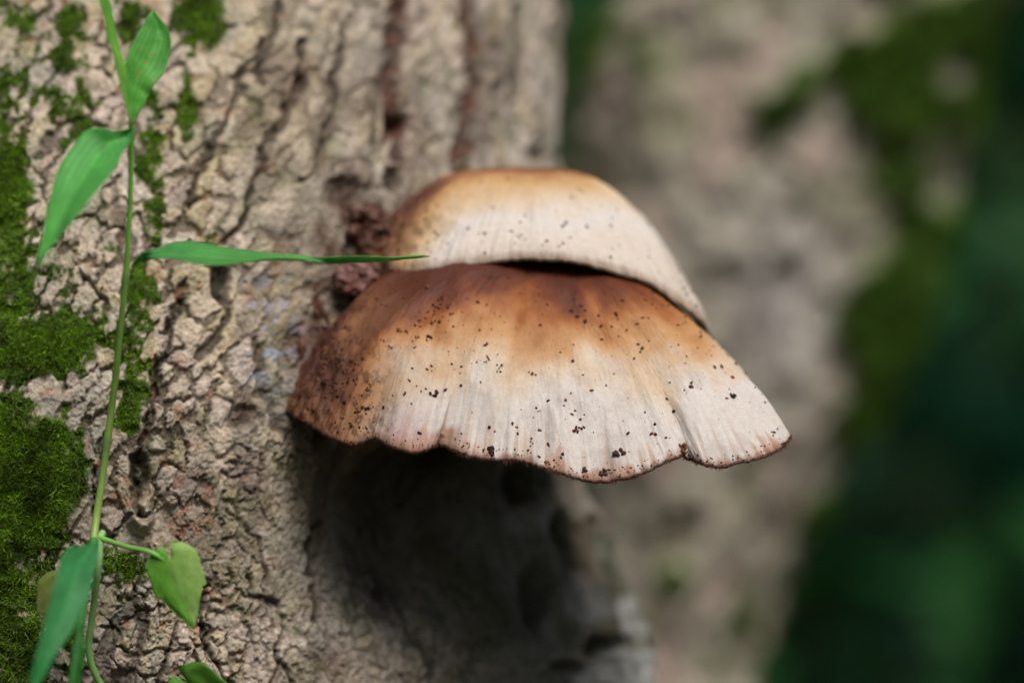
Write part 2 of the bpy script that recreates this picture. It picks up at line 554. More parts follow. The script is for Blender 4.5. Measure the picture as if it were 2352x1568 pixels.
    low = np.clip(1 - (hgt + 0.0006) / 0.0024, -0.6, 1.6)
    moss = ms * 0.88 + 0.85 * low * (ms > 0.05) * np.clip(ms * 2, 0, 1) + 0.85 * fbm(s * 190, Z * 170, seed=151, octs=4, gain=.8) * np.clip(ms * 3, 0, 1) - 0.58
    moss = sstep(0.0, 0.40, moss)
    hgt = hgt + moss * 0.0007 * np.clip(ms, 0, 1.3)
    hgt = hgt * front
    G = B + N * hgt[..., None] * -1.0 * np.sign((N * (B - np.stack([XC + 0 * Z, B[..., 1] * 0 + RY, B[..., 2]], -1))).sum(-1, keepdims=True)) * -1.0
    # --- colour (pigment of crust, lichen, dirt in the cracks, moss film, plus painted shade under the cap)
    beige, pink, ochre = srgb(210, 191, 168), srgb(210, 190, 174), srgb(194, 177, 138)
    grey, lilac, pale = srgb(168, 164, 150), srgb(166, 154, 154), srgb(220, 208, 190)
    c = lerp(beige + 0 * G, pink, sstep(0.3, 0.7, rnd3))
    c = lerp(c, ochre, 0.75 * sstep(0.62, 0.85, rnd))
    c = lerp(c, pale, 0.6 * sstep(0.8, 0.95, rnd2))
    c = lerp(c, grey, 0.55 * sstep(0.0, 0.7, fbm(s * 70, Z * 60, seed=161, octs=3)))
    gl = sstep(500, 720, px) * 0.55 * (0.6 + 0.6 * fbm(s * 90, Z * 80, seed=163, octs=2))
    c = lerp(c, lerp(grey + 0 * G, lilac, rnd), np.clip(gl, 0, 1))
    # ochre crust up the middle
    c = lerp(c, ochre, 0.45 * np.clip(np.exp(-((px - 640) / 190) ** 2 - ((py - 260) / 300) ** 2), 0, 1))
    c = c * (0.82 + 0.3 * idrand(cid2, 7))[..., None]
    # weathered plates: some have lost their pale crust
    worn = sstep(0.05, 0.45, fbm(s * 75 - Z * 20, Z * 48, seed=165, octs=3) + 0.35 * (rnd2 - 0.5)) * sstep(250, 520, px)
    c = lerp(c, lerp(srgb(108, 96, 84) + 0 * G, srgb(124, 104, 92), rnd), 0.62 * worn)
    c = lerp(c, pale, 0.5 * sstep(0.25, 0.8, grain) * sstep(0.0, 0.5, lump))
    algae = srgb(104, 112, 62)
    c = lerp(c, algae, 0.5 * sstep(0.1, 0.8, fbm(s * 130, Z * 100, seed=171, octs=3)) * (1 - 0.6 * dome))
    dirt = srgb(74, 62, 48)
    crackm = np.clip((1 - plate) * 0.75 * (0.25 + 0.75 * bold) + crk * 0.18, 0, 1)
    c = lerp(c, dirt, np.clip(crackm, 0, 0.9))
    c = lerp(c, srgb(72, 62, 52), np.clip(fis / 0.0022, 0, 0.85))
    c = lerp(c, srgb(64, 54, 48), np.clip(rfis, 0, 1) * 0.7)
    c = lerp(c, srgb(50, 46, 34), np.clip(dent / 0.004, 0, 0.92))
    c = lerp(c, lerp(srgb(104, 78, 66) + 0 * G, srgb(116, 66, 54), sstep(0, .5, lump)), redf * 0.6)
    # red-brown resin stain round the foot of the fungus
    st = np.exp(-((px - 800) / 115) ** 2 - ((py - 570) / 130) ** 2) + 0.8 * np.exp(-((px - 700) / 60) ** 2 - ((py - 780) / 110) ** 2)
    st = st + 0.7 * np.exp(-((px - 570) / 34) ** 2 - ((py - 925) / 40) ** 2) + 0.8 * np.exp(-((px - 770) / 60) ** 2 - ((py - 1535) / 45) ** 2)
    st = st + 0.5 * np.exp(-((px - 690) / 60) ** 2 - ((py - 220) / 60) ** 2)
    st = np.clip(st * (0.85 + 0.9 * fbm(s * 130, Z * 110, seed=181, octs=3)), 0, 0.92)
    c = lerp(c, lerp(srgb(84, 54, 42) + 0 * G, srgb(118, 92, 80), sstep(-.3, .6, lump)), st)
    # blue-grey lichen specks
    bl = np.exp(-((px - 610) / 60) ** 2 - ((py - 760) / 110) ** 2) * sstep(0.2, 0.6, fbm(s * 330, Z * 330, seed=191, octs=2))
    c = lerp(c, srgb(160, 166, 186), np.clip(bl, 0, 0.85))
    orange = sstep(0.68, 0.9, fbm(s * 260, Z * 240, seed=197, octs=2)) * (0.45 + 0.5 * (rnd > 0.6))
    c = lerp(c, srgb(176, 122, 92), np.clip(orange, 0, 0.45) * sstep(900, 300, px))
    # flank under the cap: grey-olive, darkened to deepen the cap's shadow; white lichen blotches lower down
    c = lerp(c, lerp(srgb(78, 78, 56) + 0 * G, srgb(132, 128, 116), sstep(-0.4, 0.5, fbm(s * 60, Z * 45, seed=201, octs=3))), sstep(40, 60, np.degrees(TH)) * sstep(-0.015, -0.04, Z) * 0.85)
    for (x, y, rx, ry, k) in [(1425, 1260, 36, 70, .6), (1440, 1420, 38, 60, .5), (1430, 1540, 110, 50, .7), (1215, 1190, 70, 40, .6), (1340, 1380, 60, 80, .45), (1300, 1130, 60, 40, .5), (1365, 1160, 40, 25, .6)]:
        q = np.hypot((px + wob * 1.4 - x) / rx, (py + wob2 * 1.4 - y) / ry)
        c = lerp(c, srgb(206, 205, 200), np.where(inview, k * (1 - sstep(0.5, 1.1, q)), 0))
    for (x, y, rx, ry, k) in [(1345, 1250, 34, 160, .6), (1310, 1120, 40, 60, .5)]:
        q = np.hypot((px + wob - x) / rx, (py + wob2 - y) / ry)
        c = lerp(c, srgb(170, 146, 120), np.where(inview, k * (1 - sstep(0.5, 1.1, q)), 0))
    mossc = lerp(srgb(74, 106, 16) + 0 * G, srgb(52, 66, 24), sstep(-0.3, 0.5, lump))
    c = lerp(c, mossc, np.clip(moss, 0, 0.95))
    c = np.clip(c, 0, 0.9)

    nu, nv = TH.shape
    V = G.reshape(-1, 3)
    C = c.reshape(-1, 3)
    NN = grid_normals(G)
    # outward orientation
    ctr = np.stack([XC + 0 * Z, 0 * Z + RY + 0.0, B[..., 2]], -1)
    sgn = np.sign(((B - ctr) * NN).sum(-1))
    flip = np.median(sgn[100:-100, 100:-100]) < 0
    if flip:
        NN = -NN
    NN = NN.reshape(-1, 3)
    F = grid_faces(nu, nv)
    if flip:
        F = F[:, ::-1]
    # --- split the largest visible plates off as parts of their own
    pid = cid.ravel()
    solid = (edge > np.maximum(ww, 0) * 0.55).ravel() & (np.degrees(TH).ravel() < 84) & (fis.ravel() < 0.0012) & inview.ravel()
    onscreen = ((px > -10) & (px < 1300) & (py > -10) & (py < 1580)).ravel()
    fid = np.where((pid[F] == pid[F][:, :1]).all(1) & solid[F].all(1), pid[F][:, 0], -1)
    vis = fid[(fid != -1) & onscreen[F[:, 0]]]
    # screen area of each face decides which plates show largest
    PX, PY = px.ravel(), py.ravel()
    a = np.abs((PX[F[:, 2]] - PX[F[:, 0]]) * (PY[F[:, 3]] - PY[F[:, 1]]) - (PX[F[:, 3]] - PX[F[:, 1]]) * (PY[F[:, 2]] - PY[F[:, 0]])) * 0.5
    hidden = (PX[F[:, 0]] > 690) & (PY[F[:, 0]] > 480) & (PY[F[:, 0]] < 1010)
    ok = (fid != -1) & onscreen[F[:, 0]] & ~hidden
    ids, inv = np.unique(fid[ok], return_inverse=True)
    area = np.bincount(inv, a[ok])
    best = ids[np.argsort(-area)[:300]]

    tree = empty('tree', (0, 0, 0), 'tree trunk with rough cracked beige bark, bearing the two brown shelf mushrooms', 'tree')
    chosen = np.isin(fid, best)
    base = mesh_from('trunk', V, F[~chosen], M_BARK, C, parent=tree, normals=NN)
    order = np.argsort(fid[chosen], kind='stable')
    Fc, fc = F[chosen][order], fid[chosen][order]
    cuts = np.flatnonzero(np.diff(fc)) + 1
    for part in np.split(Fc, cuts):
        vi, loc = np.unique(part, return_inverse=True)
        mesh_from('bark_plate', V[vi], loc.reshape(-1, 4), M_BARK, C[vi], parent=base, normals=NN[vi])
    return G, NN.reshape(G.shape), moss, ms, px, py, inview


def build_moss(G, NN, moss, ms, px, py, inview):
    m = inview & (moss > 0.2) & (px > -60) & (px < 620) & (py > -40) & (py < 1600)
    idx = np.flatnonzero(m.ravel())
    wt = (0.25 + np.clip(ms.ravel()[idx], 0, 1.3)) * moss.ravel()[idx]
    n = 60000
    pick = RNG.choice(idx, n, p=wt / wt.sum())
    base = G.reshape(-1, 3)[pick] + RNG.normal(0, 0.00012, (n, 3))
    nn = NN.reshape(-1, 3)[pick]
    dens = np.clip(ms.ravel()[pick], 0, 1.3)
    L = RNG.uniform(0.0005, 0.0016, n) * (0.55 + 0.6 * dens)
    d = nn * RNG.uniform(0.3, 1.0, (n, 1)) + RNG.normal(0, 0.55, (n, 3)) + np.array([0, 0, 0.05])
    d /= np.linalg.norm(d, axis=1, keepdims=True)
    side = np.cross(d, RNG.normal(0, 1, (n, 3)))
    side /= np.linalg.norm(side, axis=1, keepdims=True)
    bend = np.cross(side, d) * RNG.normal(0, 0.3, (n, 1))
    W = RNG.uniform(0.00005, 0.00011, (n, 1))
    L = L[:, None]
    v = np.stack([base - side * W * 0.8, base + side * W * 0.8, base + d * L * 0.55 + bend * L * 0.2 + side * W, base + d * L * 0.55 + bend * L * 0.2 - side * W,
                  base + (d + bend * 0.9) * L], 1)
    k = (np.arange(n) * 5)[:, None]
    q = k + np.array([[0, 1, 2, 3]])
    t = k + np.array([[3, 2, 4]])
    r = RNG.random((n, 1))
    col = srgb(92, 138, 14) * (1 - r) + srgb(160, 200, 48) * r
    pat = fbm(base[:, 0] * 160, base[:, 2] * 160, seed=158, octs=3)
    col = col * RNG.uniform(0.45, 1.2, (n, 1)) * (0.9 + 0.5 * pat[:, None])
    col = lerp(col, srgb(96, 92, 40), 0.6 * (RNG.random(n) < 0.10))
    o = mesh_from('moss', v.reshape(-1, 3), [q, t], M_MOSS, np.repeat(col, 5, axis=0))
    tag(o, 'bright green moss growing in patches over the cracked bark', 'moss', kind='stuff')


# ------------------------------------------------------------------ mossy tree further back
def build_back_tree():
    Y0 = 0.46
    # centre line and half width in reference units at depth Y0, from below to above
    rows = [(3400, 1480, 470), (2400, 1500, 330), (1568, 1535, 215), (1250, 1645, 250), (1000, 1690, 305), (750, 1735, 360), (400, 1790, 405), (0, 1890, 420),
            (-400, 2010, 420), (-2000, 2500, 380), (-7000, 3600, 290)]
    rows = np.array(rows, float)
    zz_py = np.concatenate([np.linspace(5900, 1700, 40)[:-1], np.arange(1700, -120, -5.0), np.linspace(-130, -7000, 60)])
    o = np.argsort(rows[:, 0])
    cx = np.interp(zz_py, rows[o, 0], rows[o, 1])
    hw = np.interp(zz_py, rows[o, 0], rows[o, 2])
    k = np.ones(41) / 41
    cx = np.convolve(np.pad(cx, 20, 'edge'), k, 'valid')
    hw = np.convolve(np.pad(hw, 20, 'edge'), k, 'valid')
    f = (CAM_D + Y0) / CAM_D * KK
    th = np.radians(np.concatenate([np.arange(-180, -100, 8.0), np.arange(-100, 100, 0.7), np.arange(100, 180.1, 8.0)]))
    TH, PYY = np.meshgrid(th, zz_py, indexing='ij')
    CX, HW = np.broadcast_to(cx, TH.shape), np.broadcast_to(hw, TH.shape)
    R = HW * f
    Z = H + (784 - PYY) * f
    ax = (CX - 1176) * f
    s = TH * 0.07
    rel = 0.005 * fbm(s * 28, Z * 14, seed=301, octs=3) + 0.0035 * fbm(s * 110, Z * 80, seed=307, octs=3) + 0.008 * np.sin(2 * TH + Z * 6)
    B = np.stack([ax + R * np.sin(TH), Y0 + 0.07 - R * 0.75 * np.cos(TH), Z], -1)
    nrm = np.stack([np.sin(TH), -np.cos(TH), 0 * Z], -1)
    px, py = to_ref(B)
    mz = np.zeros_like(Z)
    for (x, y, rx, ry, st) in [(2060, 200, 140, 170, 1.2), (2190, 60, 120, 130, .8), (2080, 560, 120, 200, .7), (2020, 760, 110, 220, .95), (1830, 240, 130, 110, .55), (1780, 400, 100, 90, .35),
                               (2250, 300, 100, 250, .9), (2100, 400, 140, 160, .5), (1450, 100, 110, 120, .7), (1960, 960, 60, 120, .8), (1390, 330, 60, 100, .4), (1880, 1250, 40, 120, .7),
                               (1560, 1330, 60, 60, .55), (1740, 1430, 40, 80, .5), (1600, 1150, 80, 60, .35), (2200, 820, 70, 120, .8), (1960, 100, 70, 80, .6), (1640, 1520, 70, 60, .35)]:
        q = np.hypot((px - x) / rx, (py - y) / ry)
        mz = np.maximum(mz, st * (1 - sstep(0.3, 1.35, q)))
    ms = sstep(0.18, 0.85, mz + 0.42 * fbm(s * 75, Z * 45, seed=311, octs=3))
    B = B + nrm * (rel + 0.006 * ms)[..., None]
    c = lerp(srgb(164, 156, 140) + 0 * B, srgb(170, 150, 138), sstep(0.1, 0.7, fbm(s * 60, Z * 40, seed=321, octs=2)))
    c = lerp(c, srgb(134, 132, 104), 0.75 * sstep(0.0, 0.6, fbm(s * 50, Z * 35, seed=331, octs=3)))
    c = lerp(c, srgb(180, 172, 168), 0.8 * np.clip(np.exp(-((px - 1800) / 150) ** 2 - ((py - 700) / 220) ** 2), 0, 1))
    c = lerp(c, srgb(92, 80, 66), 0.85 * np.clip(np.exp(-((px - 1370) / 110) ** 2 - ((py - 400) / 130) ** 2) + np.exp(-((px - 1560) / 35) ** 2 - ((py - 1200) / 45) ** 2), 0, 1))
    c = lerp(c, lerp(srgb(76, 104, 18) + 0 * B, srgb(50, 66, 18), sstep(-0.3, 0.5, fbm(s * 120, Z * 80, seed=341, octs=2))), ms * 0.95)
    t = empty('tree', (0, 0, 0), 'grey trunk with dark green moss patches standing behind the shelf mushrooms', 'tree')
    F = grid_faces(*TH.shape)
    mesh_from('trunk', B.reshape(-1, 3), F, M_BARK2, c.reshape(-1, 3), parent=t)
    # moss cushions: short tufts over the mossy patches
    idx = np.flatnonzero(((ms > 0.6) & (py > -100) & (py < 1650)).ravel())
    n = 9000
    pick = RNG.choice(idx, n)
    base = B.reshape(-1, 3)[pick]
    d = nrm.reshape(-1, 3)[pick] + RNG.normal(0, 0.5, (n, 3))
    d /= np.linalg.norm(d, axis=1, keepdims=True)
    side = np.cross(d, RNG.normal(0, 1, (n, 3)))
    side /= np.linalg.norm(side, axis=1, keepdims=True)
    L = RNG.uniform(0.002, 0.006, (n, 1))
    v = np.stack([base - side * L * 0.16, base + side * L * 0.16, base + d * L], 1)
    col = srgb(78, 116, 20) * RNG.uniform(0.6, 1.3, (n, 1))
    m = mesh_from('moss', v.reshape(-1, 3), (np.arange(n) * 3)[:, None] + np.array([[0, 1, 2]]), M_MOSS, np.repeat(col, 3, axis=0), parent=t)
    tag(m, kind='stuff')


# ------------------------------------------------------------------ shelf mushrooms
def build_cap(rim_ctrl, smooth_ctrl, apex, p_of, nphi, nt, colour, tagline, disp, seed, gill_n, tmin=0.0, tx=1.0):
    """Shell-shaped cap: closed rim loop, dome profile, gilled underside. Returns root, top grid, normals, t grid."""
    rim = catmull([P(*q) for q in rim_ctrl], nphi, closed=True)
    A = P(*apex)
    nfront = int(nphi)
    t = np.linspace(0.02, 1, nt) ** 0.85
    PH, T = np.meshgrid(np.arange(nphi) / nphi, t, indexing='ij')
    R = rim[:, None, :]
    # smooth the rim for the inner surface so that ruffles die out towards the crown
    kk = int(nphi * 0.05) | 1
    ker = np.hanning(kk + 2)[1:-1]
    ker /= ker.sum()
    pad = np.vstack([rim[-kk:], rim, rim[:kk]])
    pad = catmull([P(*q) for q in smooth_ctrl], nphi, closed=True)
    pad = np.vstack([pad[-kk:], pad, pad[:kk]])
    srim = np.stack([np.convolve(pad[:, i], ker, 'same')[kk:-kk] for i in range(3)], -1)[:, None, :]
    wgt = (T ** 9)[..., None]
    Ruse = srim * (1 - wgt) + R * wgt
    p = p_of(to_ref(srim[:, 0])[0])[:, None]
    hx = T ** tx
    G = np.empty(PH.shape + (3,))
    G[..., 0] = A[0] + (Ruse[..., 0] - A[0]) * hx
    G[..., 1] = A[1] + (Ruse[..., 1] - A[1]) * hx
    G[..., 2] = A[2] + (Ruse[..., 2] - A[2]) * T ** p
    N = grid_normals(G)
    if N[..., 2].mean() < 0:
        N = -N
    arc = np.concatenate([[0], np.cumsum(np.linalg.norm(np.diff(rim, axis=0), axis=1))])[:, None] + 0 * T
    px, py = to_ref(G)
    G = G + N * disp(arc, T, px, py)[..., None]
    # nibbled, uneven free edge
    k_ = np.arange(nphi)
    nib = 0.00024 * fbm(k_ * 0.21, k_ * 0.0, seed=seed, octs=3, gain=.7)
    for j_, f_ in ((-1, 1.0), (-2, 0.55), (-3, 0.2)):
        G[:, j_, 2] += nib * f_
    N = grid_normals(G)
    if N[..., 2].mean() < 0:
        N = -N
    px, py = to_ref(G)
    c = colour(arc, T, px, py)
    root = empty('shelf_mushroom', (0, 0, 0), tagline, 'mushroom')
    F = grid_faces(nphi, nt, wrap=True)
    V = G.reshape(-1, 3)
    # crown point
    V = np.vstack([V, G[:, 0].mean(0)])
    C = np.vstack([c.reshape(-1, 3), c[:, 0].mean(0)])
    crown = np.stack([np.full(nphi, nphi * nt), np.arange(nphi) * nt, ((np.arange(nphi) + 1) % nphi) * nt], -1)
    if True:
        F, crown = F[:, ::-1], crown[:, ::-1]
    # edge lip turning under
    lip = G[:, -1] + np.array([0, 0.0006, -0.0006])
    base = len(V)
    V = np.vstack([V, lip])
    C = np.vstack([C, c[:, -1] * 0.8])
    i = np.arange(nphi)
    i2 = (i + 1) % nphi
    lipf = np.stack([i * nt + nt - 1, i2 * nt + nt - 1, base + i2, base + i], -1)[:, ::-1]
    mesh_from('cap', V, [F, lipf, crown], M_CAP, C, parent=root)
    # gills: pleated underside
    ng = gill_n * 4
    gi = (np.arange(ng) * nphi // ng)
    tg = np.linspace(0.25, 0.965, 14)
    jt = np.clip(np.searchsorted(t, tg), 0, nt - 1)
    U = G[gi][:, jt].copy()
    pleat = np.array([0, 0.5, 1, 0.5])[np.arange(ng) % 4][:, None]
    thick = 0.0004 + 0.007 * (1 - tg)[None, :] ** 0.8
    U[..., 2] -= thick + pleat * (0.0011 + 0.004 * (1 - tg)[None, :])
    inn = (A - U)
    inn[..., 2] = 0
    U += inn / np.linalg.norm(inn, axis=-1, keepdims=True) * 0.0012
    gc = lerp(srgb(196, 178, 132) + 0 * U, srgb(150, 124, 84), pleat + 0 * thick)
    mesh_from('gills', U.reshape(-1, 3), grid_faces(ng, len(tg), wrap=True), M_GILL, gc.reshape(-1, 3), parent=root)
    return root, G, N, T, px, py, arc, rim


def fringe(root, G, N, px, y_ok, n, seed, length):
    """Ragged skin teeth and grit along the free edge."""
    rr = np.random.default_rng(seed)
    idx = np.flatnonzero(y_ok(px[:, -1]) & (N[:, -1, 1] < 0.35))
    pick = rr.choice(idx, n)
    clump = 0.35 + 0.9 * np.clip(0.4 + fbm(pick * 0.06, pick * 0.0, seed=seed, octs=2), 0, 1)
    b = G[pick, -1] + np.array([0, 0.0002, -0.0001])
    d = np.stack([rr.normal(0, 0.35, n), rr.normal(0, 0.3, n), -np.ones(n)], -1)
    d /= np.linalg.norm(d, axis=1, keepdims=True)
    L = (rr.uniform(0.3, 1.0, n) * length * clump)[:, None]
    ang = rr.uniform(0, 2 * np.pi, n)
    e1 = np.stack([np.cos(ang), np.sin(ang), 0 * ang], -1)
    e2 = np.stack([-np.sin(ang), np.cos(ang), 0 * ang], -1)
    w_ = rr.uniform(0.00008, 0.0002, (n, 1))
    top = b - d * 0.0004
    v = np.stack([top + e1 * w_, top - e1 * w_ * .5 + e2 * w_ * .87, top - e1 * w_ * .5 - e2 * w_ * .87, b + d * L], 1)
    k = (np.arange(n) * 4)[:, None]
    tri = np.concatenate([k + np.array([[0, 1, 3]]), k + np.array([[1, 2, 3]]), k + np.array([[2, 0, 3]]), k + np.array([[0, 2, 1]])])
    col = srgb(112, 76, 56) * rr.uniform(0.5, 1.5, (n, 1))
    o = mesh_from('edge_fringe', v.reshape(-1, 3), tri, M_CRUMB, np.repeat(col, 4, axis=0), smooth=False, parent=root)
    tag(o, kind='stuff')


BROWN, RUST, TAN = srgb(112, 58, 34), srgb(168, 98, 48), srgb(208, 158, 104)
BEIGE, WHITE, PINK = srgb(210, 180, 146), srgb(216, 205, 195), srgb(190, 156, 140)


def ramp(x, stops):
    xs = [s_[0] for s_ in stops]
    cs = np.array([s_[1] for s_ in stops])
    return np.stack([np.interp(x, xs, cs[:, i]) for i in range(3)], -1)


def lower_cap():
    rim = [(652, 930, .028), (672, 950, .021), (700, 966, .015), (750, 998, .009), (800, 1017, .005), (835, 1010, .005), (862, 1004, .005), (900, 1023, .001), (955, 1037, -.001),
           (990, 1026, .001), (1012, 1020, .003), (1050, 1036, .000), (1100, 1051, -.001), (1180, 1055, -.002), (1240, 1070, -.003), (1300, 1090, -.004), (1360, 1102, -.0045),
           (1420, 1099, -.004), (1480, 1084, -.003), (1540, 1058, .000), (1572, 1047, .002), (1600, 1058, -.001), (1625, 1068, -.003), (1665, 1070, -.002), (1730, 1054, .001), (1780, 1034, .005),
           (1806, 1014, .008), (1817, 1000, .012), (1808, 985, .022), (1770, 960, .036), (1690, 925, .056), (1550, 890, .074), (1370, 860, .088), (1120, 850, .092), (900, 850, .08), (750, 860, .062), (672, 890, .042)]

    flat = {(800, 1017): (1006, .006), (835, 1010): (1011, .005), (862, 1004): (1015, .004), (900, 1023): (1021, .002), (955, 1037): (1029, .001), (990, 1026): (1032, .001), (1012, 1020): (1035, .001), (1050, 1036): (1040, 0),
            (1480, 1084): (1085, -.003), (1540, 1058): (1075, -.002), (1572, 1047): (1071, -.0015), (1600, 1058): (1068, -.001), (1625, 1068): (1065, -.001), (1665, 1070): (1062, -.001)}
    smooth = [(x, *flat.get((x, y), (y, d))) for (x, y, d) in rim]

    def p_of(px):
        return np.interp(px, [650, 900, 1150, 1500, 1820], [3.7, 3.0, 2.2, 2.0, 2.05])

    def disp(arc, T, px, py):
        d = 0.00014 * fbm(arc * 800, T * 3, seed=401, octs=2) * sstep(0.78, 1.0, T)
        d = d + 0.0007 * fbm(arc * 170, T * 2.2, seed=405, octs=2) * sstep(0.6, 0.95, T)
        d = d + 0.0008 * fbm(arc * 60, T * 5, seed=409, octs=3) * sstep(0.2, 0.6, T)
        d = d + 0.00006 * fbm(arc * 1200, T * 50, seed=413, octs=2)
        left = sstep(860, 700, px)
        d = d + left * 0.0008 * fbm(arc * 420, T * 40, seed=417, octs=3)
        # two folds running down to the notches of the edge
        for x0, x1, amp in ((1085, 985, 0.0010), (960, 850, 0.0006)):
            line = x0 + (x1 - x0) * np.clip((py - 760) / 270, 0, 1.2)
            d = d + amp * np.exp(-((px - line) / 16) ** 2) * sstep(800, 960, py)
            d = d - amp * np.exp(-((px - line - 34) / 24) ** 2) * sstep(800, 960, py)
        return d

    def colour(arc, T, px, py):
        n1 = fbm(arc * 90, T * 6, seed=421, octs=4)
        n2 = fbm(arc * 650, T * 5, seed=425, octs=3)
        left = sstep(960, 690, px)
        te = T - 0.56 * left ** 1.1 + 0.055 * n1 + 0.012 * n2 * sstep(.6, .9, T) + 0.03 * fbm(px * .02, py * .02, seed=423, octs=3)
        te = te - 0.07 * sstep(1250, 950, px) * (1 - sstep(.9, 1, T))
        te = te - 0.22 * sstep(1180, 900, px) * (1 - sstep(690, 810, py + 30 * n1))
        te = te + 0.04 * fbm(px * .008, py * .011, seed=427, octs=4)
        c = ramp(te, [(0, srgb(78, 32, 12)), (.38, srgb(84, 35, 12)), (.46, srgb(112, 52, 18)), (.55, srgb(162, 98, 46)), (.65, srgb(194, 144, 94)), (.76, srgb(212, 186, 158)), (.86, WHITE), (.955, WHITE), (.985, PINK), (1.0, srgb(176, 136, 112)), (1.1, srgb(170, 130, 106))])
        # tan streaks between the pale ribs, radial
        stre = sstep(0.05, 0.7, n2) * sstep(0.86, 1.0, T)
        c = lerp(c, srgb(188, 150, 120), 0.65 * stre)
        c = lerp(c, srgb(190, 176, 166), 0.5 * sstep(0.25, 0.7, fbm(arc * 110, T * 9, seed=431, octs=3)) * sstep(.66, .8, te))
        # brown bruising low on the left third
        low = sstep(1010, 800, px) * sstep(0.55, 0.8, T)
        c = lerp(c, srgb(176, 124, 84), 0.75 * low * (0.75 + 0.4 * n1))
        c = lerp(c, srgb(190, 160, 160), 0.55 * np.exp(-((px - 935) / 55) ** 2 - ((py - 985) / 45) ** 2))
        sp = sstep(0.1, 0.5, fbm(px * 0.075, py * 0.055, seed=437, octs=4, gain=.7)) * np.clip(left * 1.25 + 0.3 * low, 0, 1)
        c = lerp(c, srgb(78, 42, 28), 0.85 * sp)
        dark = sstep(850, 735, px + 34 * n1) * (1 - 0.35 * sstep(0.9, 1, T))
        c = lerp(c, srgb(76, 38, 27), 0.9 * dark)
        rimb = sstep(0.985, 1.0, T + 0.006 * n2)
        c = lerp(c, srgb(122, 80, 58), 0.75 * rimb)
        return c

    root, G, N, T, px, py, arc, rimp = build_cap(rim, smooth, (1240, 584, .050), p_of, 1500, 230, colour, 'broad lower shelf mushroom, brown fading to white, with a wavy edge', disp, 1, 300)
    fringe(root, G, N, px, lambda x: (x > 1040), 1100, 5, 0.0014)
    fringe(root, G, N, px, lambda x: (x > 690) & (x <= 1040), 260, 6, 0.0004)
    return root, G, N, px, py, T


def upper_cap():
    rim = [(840, 588, .048), (844, 608, .040), (872, 620, .034), (930, 623, .029), (1000, 617, .024), (1100, 605, .020), (1180, 594, .019), (1240, 591, .018), (1310, 597, .018), (1380, 611, .019),
           (1440, 628, .020), (1500, 655, .022), (1580, 703, .027), (1620, 740, .033), (1636, 772, .041), (1612, 752, .055), (1545, 690, .072), (1450, 630, .088), (1330, 585, .1), (1150, 560, .108), (980, 555, .1), (880, 565, .07)]

    rim = [(x, y, d + (0.005 if i > 15 else 0.005 + 0.006 * float(sstep(900, 1150, x)))) for i, (x, y, d) in enumerate(rim)]

    def p_of(px):
        return np.interp(px, [850, 1000, 1240, 1450, 1640], [3.2, 2.6, 2.15, 2.3, 2.5])

    def disp(arc, T, px, py):
        d = 0.0006 * fbm(arc * 90, T * 4, seed=501, octs=3) * sstep(0.2, 0.6, T)
        d = d + 0.00016 * fbm(arc * 800, T * 4, seed=505, octs=2) * sstep(.5, .9, T)
        d = d + sstep(1000, 880, px) * 0.0011 * fbm(arc * 300, T * 22, seed=511, octs=3)
        # rolled lip
        d = d + 0.0005 * np.exp(-((T - 0.94) / 0.05) ** 2) - 0.0004 * sstep(0.97, 1, T)
        return d

    def colour(arc, T, px, py):
        n1 = fbm(arc * 90, T * 6, seed=521, octs=4)
        n2 = fbm(arc * 500, T * 8, seed=525, octs=3)
        left = sstep(1110, 860, px)
        te = T - 0.58 * left + 0.05 * n1 + 0.01 * n2 + 0.10 * sstep(1300, 1450, px)
        te = np.minimum(te - 0.10 * sstep(1260, 1020, px) * (1 - sstep(.6, .85, T)), 0.925)
        c = ramp(te, [(0, srgb(96, 54, 34)), (.24, srgb(112, 66, 40)), (.34, srgb(162, 110, 66)), (.45, srgb(196, 154, 104)), (.60, srgb(210, 182, 148)), (.78, WHITE), (.93, srgb(214, 198, 182)), (1.0, srgb(150, 122, 98)), (1.2, srgb(150, 122, 98))])
        c = lerp(c, srgb(158, 130, 106), 0.8 * sstep(0.965, 1.0, T + 0.01 * n2))
        c = lerp(c, srgb(204, 164, 104), 0.4 * sstep(1330, 1480, px) * (1 - sstep(.50, .72, T)))
        sp = sstep(0.05, 0.45, fbm(px * .06, py * .06, seed=531, octs=4, gain=.7)) * left
        c = lerp(c, srgb(84, 46, 34), 0.75 * sp)
        dark = sstep(1010, 900, px + 34 * n1 + 0.5 * (py - 480)) * (1 - 0.65 * sstep(575, 610, py))
        c = lerp(c, srgb(80, 44, 32), 0.9 * dark)
        return c

    root, G, N, T, px, py, arc, rimp = build_cap(rim, rim, (1225, 386, .071), p_of, 1000, 150, colour, 'smaller upper shelf mushroom with a cream lip, growing over the broad one', disp, 2, 220)
    fringe(root, G, N, px, lambda x: (x > 880), 160, 15, 0.0003)
    return root, G, N, px, py, T


ICO = None


def ico():
    global ICO
    if ICO is None:
        g = (1 + 5 ** 0.5) / 2
        v = np.array([(-1, g, 0), (1, g, 0), (-1, -g, 0), (1, -g, 0), (0, -1, g), (0, 1, g), (0, -1, -g), (0, 1, -g), (g, 0, -1), (g, 0, 1), (-g, 0, -1), (-g, 0, 1)], float)
        v /= np.linalg.norm(v[0])
        f = np.array([(0, 11, 5), (0, 5, 1), (0, 1, 7), (0, 7, 10), (0, 10, 11), (1, 5, 9), (5, 11, 4), (11, 10, 2), (10, 7, 6), (7, 1, 8), (3, 9, 4), (3, 4, 2), (3, 2, 6), (3, 6, 8), (3, 8, 9), (4, 9, 5), (2, 4, 11), (6, 2, 10), (8, 6, 7), (9, 8, 1)])
        ICO = (v, f)
    return ICO


